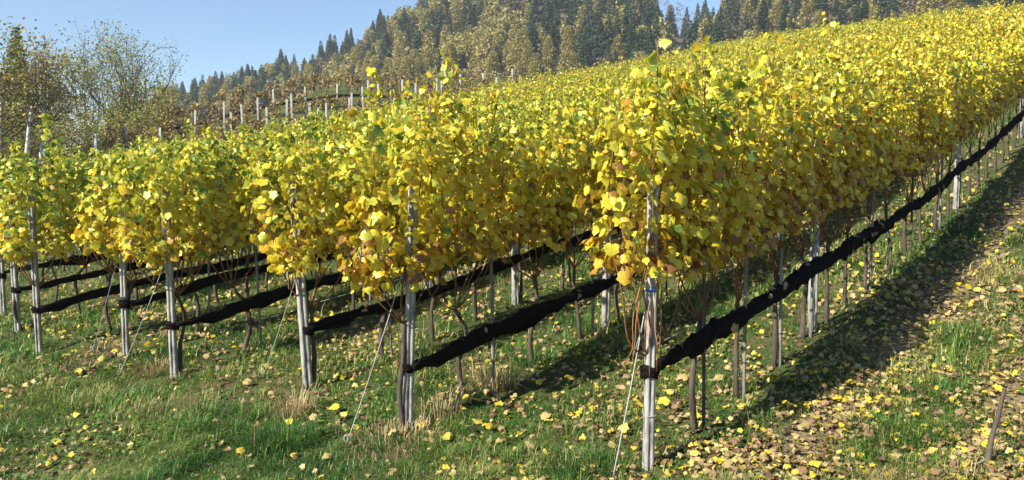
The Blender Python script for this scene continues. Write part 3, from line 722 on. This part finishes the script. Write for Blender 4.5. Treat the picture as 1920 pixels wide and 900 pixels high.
tuft(520, 845, 420, .26, .22, M_GRASS, 'dark green grass tuft below the thick leaning post', 'green_tuft', 'grass tuft', 6, (.05, .4))
tuft(1080, 895, 420, .20, .2, M_GRASS, 'lush green grass tuft left of the nearest end post', 'green_tuft', 'grass tuft', 7, (.05, .45))
tuft(1010, 690, 220, .2, .16, M_GRASS, 'green grass tuft between the two nearest end posts', 'green_tuft', 'grass tuft', 8, (.1, .5))
tuft(1800, 640, 420, .17, .28, M_GRASS, 'broad green grass tuft on the alley far from the stick', 'green_tuft', 'grass tuft', 9, (.15, .5))
tuft(1680, 820, 420, .13, .24, M_GRASS, 'low green grass tuft on the alley below the shade', 'green_tuft', 'grass tuft', 10, (.25, .55))
tuft(1770, 755, 420, .15, .26, M_GRASS, 'green grass tuft on the alley left of the leaning stick', 'green_tuft', 'grass tuft', 11, (.2, .5))

# ------------------------------------------------------------------ withered vineyard block on the terrace behind
def contour(r, a0, a1, step):
    a = a0
    while a < a1:
        yield a; a += step / r
BV = []
for k in range(5):
    rg = np.random.default_rng(1300 + k)
    cs = vine_skeleton(rg, top=1.95, ncane=5, length=1.1)
    P, N, B, s, ti = vine_leaves(rg, cs[1], 210, size=.12, thick=.22); ti = np.clip(rg.normal(.45, .25, len(ti)), 0, 1)
    can = Geo()
    for c in cs[1]: can.add(*tube_arrays(c, .012, 4))
    BV.append((trunk_mesh(cs[0], rg), can.mesh('canes', M_BARK), leaf_mesh('foliage', P, N, B, s, ti, 'lo', rg, M_BROWNLEAF)))
bi = 0
TERR = [('lowest', 35.0), ('second', 38.5), ('third', 42.5), ('highest', 47.0)]
for k, (w_, r0) in enumerate(TERR):
    rg = np.random.default_rng(1400 + k); pts = []
    for q, a in enumerate(contour(r0, R(-30 + 2 * k), R(4 + 3 * k), 1.25)):
        rr_ = r0 + 6 * max(0, a + .05) ; x0, y0 = rr_ * math.sin(a), rr_ * math.cos(a); z0 = H(x0, y0); pts.append((x0, y0, z0))
        tm, cm, fm = BV[rg.integers(5)]
        root = empty('withered_vine', (x0, y0, z0), -a + rg.normal(0, .08)); root.scale = (1.1, 1, rg.uniform(.9, 1.1))
        side = 'left end' if a < R(-20) else 'left part' if a < R(-12) else 'middle' if a < R(-4) else 'right part'
        tag(root, f'withered brown grapevine in the {side} of the {w_} terrace row', 'grapevine', f'withered vines of the {w_} terrace row')
        link('trunk', tm, root); link('canes', cm, root); link('foliage', fm, root)['kind'] = 'stuff'
    if k not in (1, 3): continue
    P = np.array(pts); P[:, 2] += .75; P = bezier(P[::2], len(P) * 3); o0 = P[0].copy()
    V, T = tube_arrays(P - o0 + np.random.default_rng(k).normal(0, .01, P.shape), .075, 7, .2, rg)
    tag(link('rolled_net', tri_mesh('rolled_net', V, T, M_NET, None, True), None, o0), f'dark rolled net along the {w_} terrace row of withered vines', 'net', 'rolled nets on the terrace')
BP = [(425, 192), (437, 212), (375, 195), (368, 208), (243, 237), (186, 252), (303, 240), (488, 185), (520, 170), (552, 178), (578, 165), (600, 205), (615, 195), (633, 160), (657, 185), (685, 165), (694, 153), (755, 152),
      (742, 185), (830, 145), (836, 130), (820, 150), (908, 140), (960, 132), (582, 195), (662, 176), (715, 160), (540, 188), (460, 198), (505, 203), (862, 142), (782, 158), (930, 148)]
for q, (bx, by) in enumerate(BP):
    d = np.array(((bx - 960) / F, 1.0, (HORIZON - by) / F)); best = None
    for t in np.arange(28, 62, .1):
        e = abs(EYE + d[2] * t - H(d[0] * t, t) - 2.35)
        if best is None or e < best[0]: best = (e, t)
    t = best[1]; x0, y0 = d[0] * t, t; z0 = H(x0, y0); hh = float(np.clip(EYE + d[2] * t - z0, 1.9, 2.9))
    root = empty('terrace_post', (x0, y0, z0), .2)
    side = ('left of the pale tree trunk' if bx < 260 else 'in front of the dark tree' if bx < 350 else 'at the left end of the terrace' if bx < 450 else 'left of the middle of the terrace' if bx < 600 else 'at the middle of the terrace' if bx < 720 else 'at the right of the terrace')
    tag(root, f'white post {"standing tall" if by < 180 else "standing low"} among withered vines {side}', 'post', 'white posts of the withered vineyard')
    V, T = box_profile(post_profile(.042, .042, .006), np.linspace(-.2, hh, 4), np.random.default_rng(q).normal(0, .02), 0)
    link('shaft', tri_mesh('shaft', V, T, M_WHITEPOST), root)

# ------------------------------------------------------------------ trees
def conifer(seed, Ht, Rm, n, kind):
    """crown made of drooping needle sprays, with the trunk apart"""
    rg = np.random.default_rng(seed)
    lev = np.sort(rg.beta(1.0, 1.25, n)) * .93 + .06
    nl = 17; saw = 1 - .35 * ((lev * nl) % 1.0)
    env = (1 - lev) ** (.85 if kind == 'spruce' else .42) * (1 if kind == 'spruce' else 1.0) * np.clip(lev / .12 + .35, 0, 1)
    a = rg.uniform(0, 6.28, n); lump = 1 + .28 * np.sin(a * 2 + seed) * np.sin(lev * 9 + seed)
    rad = Rm * env * saw * lump * rg.uniform(.35, 1.0, n) ** .5
    z = lev * Ht
    o = np.stack([np.cos(a), np.sin(a), np.zeros(n)], 1)
    P = o * (rad * (.45 if kind == 'spruce' else .7))[:, None] + np.array((0, 0, 1.0)) * z[:, None]
    drop = .35 if kind == 'spruce' else -.1
    d = unit(o + np.array((0, 0, -drop)) + rg.normal(0, .22 if kind == 'spruce' else .6, (n, 3)))
    L = (rad * (.62 if kind == 'spruce' else .34) + .05 * Rm + .25)[:, None]
    sd = unit(np.cross(d, np.array((0, 0, 1.0)) + rg.normal(0, .4, (n, 3)))) * (L * (.13 if kind == 'spruce' else .12) + .06)
    nn = np.cross(sd, d) * .35
    V = np.stack([P, P + d * L * .55 + sd - nn, P + d * L + np.array((0, 0, -.12)) * L, P + d * L * .55 - sd - nn], 1).reshape(-1, 3)
    T = (T_LO[None] + (np.arange(n) * 4)[:, None, None]).reshape(-1, 3)
    ti = np.clip(rg.normal(.5, .2, n) + .2 * lev, 0, 1)
    tr = tube_arrays([(0, 0, -1), (rg.normal(0, .05), 0, Ht * .5), (0, 0, Ht * .97)], [Ht * .013, Ht * .008, .02], 6)
    return V, T, np.repeat(ti, 4), tr
def broad(seed, Ht, Rm, n, base=.25):
    rg = np.random.default_rng(seed)
    cl = 16; cc = unit(rg.normal(0, 1, (cl, 3))) * rg.uniform(.3, .85, (cl, 1)) * np.array((Rm, Rm, Ht * (1 - base) / 2)); cc[:, 2] += Ht * (base + (1 - base) / 2)
    k = rg.integers(0, cl, n)
    P = cc[k] + rg.normal(0, 1, (n, 3)) * np.array((Rm, Rm, Rm)) * .22
    N = rg.normal(0, 1, (n, 3)); B = rg.normal(0, 1, (n, 3)) + (0, 0, .4)
    V, T, ti, rim = leaf_arrays(P, N, B, Rm * rg.uniform(.12, .26, n), np.clip(rg.normal(.5, .25, n), 0, 1), 'lo', rg)
    G_ = Geo(); G_.add(*tube_arrays([(0, 0, -1), (0, 0, Ht * .4), (rg.normal(0, .2), 0, Ht * .85)], [Ht * .016, Ht * .011, .04], 6))
    for c in cc[:9]: G_.add(*tube_arrays(bezier([(0, 0, Ht * .3), tuple(c * (.5, .5, .8)), tuple(c)], 5), [Ht * .006] * 4 + [.02], 4))
    return V, T, ti, G_
PROTO = {'spruce': [], 'larch': [], 'leafless': [], 'pine': [], 'broadleaf': []}
for k in range(5):
    V, T, ti, tr = conifer(2000 + k, 16, 3.3 + .3 * k, 1900, 'spruce'); PROTO['spruce'].append((tri_mesh('crown', V, T, M_SPRUCE, {'tint': ti}), tri_mesh('trunk', *tr, M_TRUNK, None, True), (V, T, ti)))
    V, T, ti, tr = conifer(2100 + k, 15, 4.0 + .3 * k, 2600, 'larch'); PROTO['larch'].append((tri_mesh('crown', V, T, M_LARCH, {'tint': ti}), tri_mesh('trunk', *tr, M_TRUNK, None, True), (V, T, ti)))
for k in range(4):
    V, T, ti, g_ = broad(2200 + k, 11, 3.6, 600); PROTO['leafless'].append((tri_mesh('crown', V, T, M_TWIG, {'tint': ti}), g_.mesh('trunk', M_TRUNK, True), (V, T, ti)))
for k in range(4):
    V, T, ti, g_ = broad(2400 + k, 12.5, 4.1, 1500, .12); PROTO['broadleaf'].append((tri_mesh('crown', V, T, M_LARCH, {'tint': ti}), g_.mesh('trunk', M_TRUNK, True), (V, T, ti)))
for k in range(3):           # tall bare pale trunks with a thin crown at the top
    rg = np.random.default_rng(2300 + k)
    V, T, ti, g_ = broad(2300 + k, 8, 1.7, 110); V = V + np.array((0, 0, 10.5))
    tr = tube_arrays([(0, 0, -1), (rg.normal(0, .15), 0, 8), (rg.normal(0, .2), 0, 17)], [.24, .2, .06], 6)
    PROTO['pine'].append((tri_mesh('crown', V, T, M_TWIG, {'tint': ti}), tri_mesh('trunk', *tr, M_PALETRUNK, None, True), (V, T, ti)))
cands = []
rg = np.random.default_rng(4242)
for r0 in np.arange(192, 372, 7.5):
    for a in np.arange(R(-26), R(37), 6.2 / r0):
        r1 = r0 + rg.uniform(-4, 4); a1 = a + rg.uniform(-3, 3) / r0; cands.append((r1, a1))
cands = np.array(cands)
cx, cy = cands[:, 0] * np.sin(cands[:, 1]), cands[:, 0] * np.cos(cands[:, 1]); cz = hill_height(cands[:, 0], cands[:, 1])
def kind_of(x, y, r, a, rg):
    pxx = 960 + F * math.tan(a); s = (r - 190) / 150
    n1 = float(vnoise(a * 22, r * .022, 71)); n2 = rg.random()
    if 1215 < pxx < 1300 and .45 < s < 1.0: return 'pine'
    if s < .10 and n2 < .7: return 'leafless'
    if pxx > 1340: p = (.42, .28)
    elif pxx > 960: p = (.74, .22) if n1 < .62 else (.35, .55)
    elif pxx > 520: p = (.16, .78) if s < .62 else (.50, .42)
    else: p = (.52, .34)
    return 'spruce' if n2 < p[0] else (('larch' if rg.random() < .62 else 'broadleaf') if n2 < p[0] + p[1] else 'leafless')
elev_t = (cz + 15 - EYE) / cands[:, 0]
shown = (960 + F * np.tan(cands[:, 1]) > -30) & (960 + F * np.tan(cands[:, 1]) < 1980)
fr = HORIZON - elev_t * np.hypot(F, F * np.tan(cands[:, 1]))           # how high its top stands
size_ = np.where(shown & (fr > -150), 1, .2) / cands[:, 0]
o = np.argsort(-size_)
# individuals: the nearest ranks and the skyline trees
sky_line = set(np.where((cands[:, 0] > 318) & (cands[:, 0] < 345) & (cands[:, 1] < R(-6)) & (cands[:, 1] > R(-24)))[0].tolist())
ind = list(sky_line) + [k for k in o if k not in sky_line][: 285 - len(sky_line)]
ind = set(int(k) for k in ind)
WOODMASS = {k: Geo() for k in PROTO}
zone = lambda p: ('at far left' if p < 420 else 'left of the posts' if p < 520 else 'over the posts' if p < 640 else 'right above the posts' if p < 760 else 'left of the gap' if p < 860 else 'at the middle' if p < 980 else 'behind the tall shoots' if p < 1180 else 'under the sky gap' if p < 1350 else 'right of the sky gap' if p < 1520 else 'right of middle' if p < 1700 else 'at far right')
for k in range(len(cands)):
    r1, a1 = cands[k]; rg = np.random.default_rng(9000 + k)
    kd = kind_of(cx[k], cy[k], r1, a1, rg); pr = PROTO[kd]; q = int(rg.integers(len(pr)))
    sc = rg.uniform(.52, .92) * (.85 if r1 < 215 else 1.0); rz = rg.uniform(0, 6.28)
    if k in ind:
        root = empty(kd + '_tree' if kd != 'leafless' else 'leafless_tree', (cx[k], cy[k], cz[k]), rz); root.scale = (sc * rg.uniform(.9, 1.15), sc * rg.uniform(.9, 1.15), sc)
        pw = 960 + F * math.tan(a1); rank = 'on the skyline' if k in sky_line else ('at the foot' if r1 < 210 else 'low' if r1 < 232 else 'halfway' if r1 < 262 else 'high')
        nm = {'spruce': 'dark green spruce', 'larch': 'golden brown larch', 'broadleaf': 'round yellowish tree', 'leafless': 'leafless tree', 'pine': 'tall pale bare trunk tree'}[kd]
        tag(root, f'{nm} {rank} {"of" if rank == "at the foot" else "on"} the wooded hill {zone(pw)}' if rank != 'on the skyline' else f'{nm} on the skyline of the wooded hill {zone(pw)}', 'tree', 'trees on the wooded hill')
        link('crown', pr[q][0], root)['kind'] = 'stuff'; link('trunk', pr[q][1], root)
    else:
        V, T, ti = pr[q][2]; n4 = len(V) // 4; sel = np.sort(rg.choice(n4, int(n4 * .30), replace=False))
        V = V.reshape(-1, 4, 3)[sel]; c = V.mean(1, keepdims=True); V = (c + (V - c) * 1.5).reshape(-1, 3); m = len(sel)
        ca, sa = math.cos(rz), math.sin(rz); V = V @ np.array([(ca, -sa, 0), (sa, ca, 0), (0, 0, 1)]).T * sc + np.array((cx[k], cy[k], cz[k]))
        WOODMASS[kd].add(V, (T_LO[None] + (np.arange(m) * 4)[:, None, None]).reshape(-1, 3), ti.reshape(-1, 4)[sel].ravel())
root = empty('distant_wood', (0, 260, 30)); tag(root, 'mixed wood closing the gaps higher on the hill', 'wood', kind='stuff')
for kd, m in (('spruce', M_SPRUCE), ('larch', M_LARCH), ('leafless', M_TWIG), ('broadleaf', M_LARCH), ('pine', M_TWIG)):
    if WOODMASS[kd].n:
        o_ = link(kd + '_crowns', WOODMASS[kd].mesh(kd + '_crowns', m), root); o_.location = (0, -260, -30); o_['kind'] = 'stuff'

# trees at the left, nearer
def branching(seed, base, Ht, spread, nl1, levels=3, lean=(0, 0), r0=.12, leafn=6, upright=.55):
    rg = np.random.default_rng(seed); trunk = Geo(); limbs = Geo(); tips = []
    top = np.array((lean[0] * Ht, lean[1] * Ht, Ht))
    tp = bezier([(0, 0, -.4), tuple(top * .3 + rg.normal(0, .06, 3)), tuple(top * .65 + rg.normal(0, .1, 3)), tuple(top)], 16)
    V, T = tube_arrays(tp, np.linspace(r0, r0 * .12, 16), 8, .05, rg); trunk.add(V, T)
    def grow(p, d, L, r, lev):
        q = [p]; dd = d.copy()
        for s_ in range(5):
            dd = unit(dd + rg.normal(0, .16, 3) + np.array((0, 0, .10 * upright))); q.append(q[-1] + dd * L / 5)
        q = np.array(q); V, T = tube_arrays(q, np.linspace(r, max(r * .35, .006), 6), 5 if lev < 2 else 4); limbs.add(V, T)
        if lev >= levels:
            for s_ in (2, 3, 4, 5): tips.append(q[s_])
            return
        for c in range(4 if lev < levels - 1 else 3):
            s_ = rg.integers(1, 6); nd = unit(dd + rg.normal(0, .62, 3) + np.array((0, 0, .25 * upright))); grow(q[s_], nd, L * rg.uniform(.5, .78), r * .55, lev + 1)
        tips.append(q[-1])
    for k in range(nl1):
        f = base + (1 - base) * ((k + rg.random()) / nl1) ** 1.5; i = min(int(f * 15), 14); a = k * 2.4 + rg.normal(0, .4)
        d = unit(np.array((math.cos(a), math.sin(a), upright + rg.uniform(0, .5)))); grow(tp[i], d, spread * (1.2 - .65 * f) * rg.uniform(.8, 1.2), r0 * .42 * (1.1 - f) + .012, 1)
    return trunk, limbs, np.array(tips)
def near_tree(pxx, rr_, Ht, seed, label, cat, name, base, spread, nl1, leaves, lsz, mleaf, mtrunk, lean=(0, 0), r0=.12, upright=.6, zoff=0.0, levels=3, jit=.22, group=None):
    a = math.atan((pxx - 960) / F); x0, y0 = rr_ * math.sin(a), rr_ * math.cos(a)
    if Ht < 0: Ht = max(2.0, EYE + (HORIZON + Ht) / F * y0 - H(x0, y0) - zoff)
    root = empty(name, (x0, y0, H(x0, y0) + zoff)); tag(root, label, cat, group)
    tr, li, tips = branching(seed, base, Ht, spread, nl1, levels, lean, r0, 6, upright)
    rg = np.random.default_rng(seed + 1)
    link('trunk', tr.mesh('trunk', mtrunk, True), root); link('limbs', li.mesh('limbs', M_TRUNK if mtrunk is not M_BIRCH else M_TWIGS, True), root)
    n = leaves; P = tips[rg.integers(0, len(tips), n)] + rg.normal(0, jit, (n, 3))
    N = rg.normal(0, .7, (n, 3)) + (0, 0, .5); B = rg.normal(0, .7, (n, 3)) + (0, 0, -.5)
    link('crown', leaf_mesh('crown', P, N, B, lsz * rg.uniform(.6, 1.3, n), np.clip(rg.normal(.5, .22, n), 0, 1), 'lo', rg, mleaf), root)['kind'] = 'stuff'
M_RUSSET = leafy('russet_leaf', [(0, (.17, .16, .055)), (.5, (.28, .22, .08)), (1, (.20, .13, .06))], trans=.3, nscale=1, namp=.3)
M_TWIGS = solid('twig_bark', [(.3, (.12, .09, .07)), (.7, (.24, .19, .15))], bump=0)
near_tree(236, 54, -140, 31, 'sparse pale green tree with many thin upright branches against the sky', 'tree', 'sparse_tree', .06, 3.3, 24, 6500, .095, M_PALE_LEAF, M_TRUNK, (0, 0), .13, 1.0, -.5, 3, .25)
near_tree(165, 58, -150, 32, 'thin half bare tree left of the sparse pale green tree', 'tree', 'sparse_tree', .10, 3.2, 14, 2600, .13, M_PALE_LEAF, M_TRUNK, (.02, 0), .09, 1.0, -.5, 3, .28)
near_tree(36, 38, -130, 33, 'leaning white birch with olive brown leaves, second from the left edge', 'tree', 'birch_tree', .62, 1.7, 14, 900, .12, M_BIRCH_LEAF, M_BIRCH, (.19, 0), .13, .8, -.6, 3, .3, 'birches at the left edge')
near_tree(76, 39, -135, 34, 'slim white birch right of the leaning birch', 'tree', 'birch_tree', .64, 1.6, 13, 800, .12, M_BIRCH_LEAF, M_BIRCH, (.08, 0), .11, .8, -.6, 3, .3, 'birches at the left edge')
near_tree(-2, 38.5, -95, 35, 'yellow green birch cut by the left edge of the picture', 'tree', 'birch_tree', .45, 2.0, 14, 2000, .13, M_PALE_LEAF, M_BIRCH, (.03, 0), .14, .7, -.6, 3, .3, 'birches at the left edge')
near_tree(14, 62, -140, 36, 'bushy russet tree behind the leaning birch', 'tree', 'bushy_tree', .1, 3.0, 14, 1700, .12, M_PALE_LEAF, M_TRUNK, (0, 0), .12, .6, -1.5, 3, .45)
near_tree(100, 64, -155, 37, 'low bushy russet tree between birches and sparse tree', 'tree', 'bushy_tree', .08, 2.6, 12, 1900, .13, M_BIRCH_LEAF, M_TRUNK, (0, 0), .10, .6, -1.0, 3, .4)
near_tree(290, 66, -175, 38, 'low grey green tree right behind the sparse pale green tree', 'tree', 'bushy_tree', .08, 2.6, 12, 3600, .15, M_PALE_LEAF, M_TRUNK, (0, 0), .10, .6, -1.0, 3, .4)
SH = [(-15, 40, 4.2, 'brown'), (22, 42, 3.4, 'olive'), (62, 41, 3.8, 'brown'), (98, 44, 3.0, 'olive'), (140, 43, 2.8, 'brown'), (178, 45, 3.2, 'olive'),
      (215, 44, 2.6, 'olive'), (262, 46, 3.0, 'olive'), (300, 48, 2.8, 'brown'), (45, 52, 5.2, 'brown'), (100, 54, 4.6, 'brown'), (0, 50, 5.6, 'olive')]
SW = ['at the left edge', 'below the leaning birch', 'right below the leaning birch', 'below the slim birch', 'between the birches and the sparse tree', 'left below the sparse tree',
      'under the sparse tree', 'right below the sparse tree', 'at the terrace end', 'between the two birch trunks', 'right behind the slim birch', 'behind the birch cut by the edge']
for q, ((pw, rr_, ht, kd), w_) in enumerate(zip(SH, SW)):
    near_tree(pw, rr_, ht * .62, 400 + 7 * q, f'{"russet brown" if kd == "brown" else "olive green"} twiggy shrub {w_}', 'shrub', 'shrub', .03, ht * .5, 12, 1500, .10, M_RUSSET if kd == 'brown' else M_PALE_LEAF, M_TRUNK, (0, 0), .05, .7, -.3, 2, .34, 'shrubs at the left end of the terrace')
for q, (pw, rr_, sc, lb) in enumerate(((45, 72, .74, 'dark blue green spruce tip rising behind the birches'), (318, 95, .52, 'small dark spruce right of the sparse pale green tree'))):
    a = math.atan((pw - 960) / F); x0, y0 = rr_ * math.sin(a), rr_ * math.cos(a)
    root = empty('spruce_tree', (x0, y0, H(x0, y0) - .5), q * 2.1); root.scale = (sc, sc, sc); tag(root, lb, 'tree')
    link('crown', PROTO['spruce'][q][0], root)['kind'] = 'stuff'; link('trunk', PROTO['spruce'][q][1], root)

# ------------------------------------------------------------------ air
def haze(density):
    V = np.array([(x_, y_, z_) for x_ in (-330, 330) for y_ in (-30, 420) for z_ in (-70, 120)], float)
    F_ = [(0, 1, 3), (0, 3, 2), (4, 6, 7), (4, 7, 5), (0, 4, 5), (0, 5, 1), (2, 3, 7), (2, 7, 6), (0, 2, 6), (0, 6, 4), (1, 5, 7), (1, 7, 3)]
    m, n, l, out = mat('haze'); p = n.new('ShaderNodeVolumePrincipled'); p.inputs['Density'].default_value = density
    p.inputs['Color'].default_value = (.82, .90, 1, 1); p.inputs['Anisotropy'].default_value = .2; l.new(p.outputs[0], out.inputs['Volume'])
    tag(link('haze', tri_mesh('haze', V, F_, m)), 'thin blue autumn haze over the slope', 'haze', kind='stuff')
HAZE = 0.0004
if HAZE: haze(HAZE)

# ------------------------------------------------------------------ labels that still coincide: say the order from the left
same = {}
for o_ in COL.objects:
    if o_.parent is None and o_.get('label') and o_.get('category'): same.setdefault(o_['label'], []).append(o_)
for lb, os_ in same.items():
    if len(os_) < 2: continue
    os_.sort(key=lambda q: q.location.x / max(q.location.y, .1))
    for k, q in enumerate(os_):
        t_ = lb.replace(', nearer the camera', '').replace(', another of its cluster', '')
        new = f'{t_}, {"leftmost" if k == 0 else ORD[k + 1] + " from left"}'
        if len(new.replace(',', '').split()) <= 16: q['label'] = new
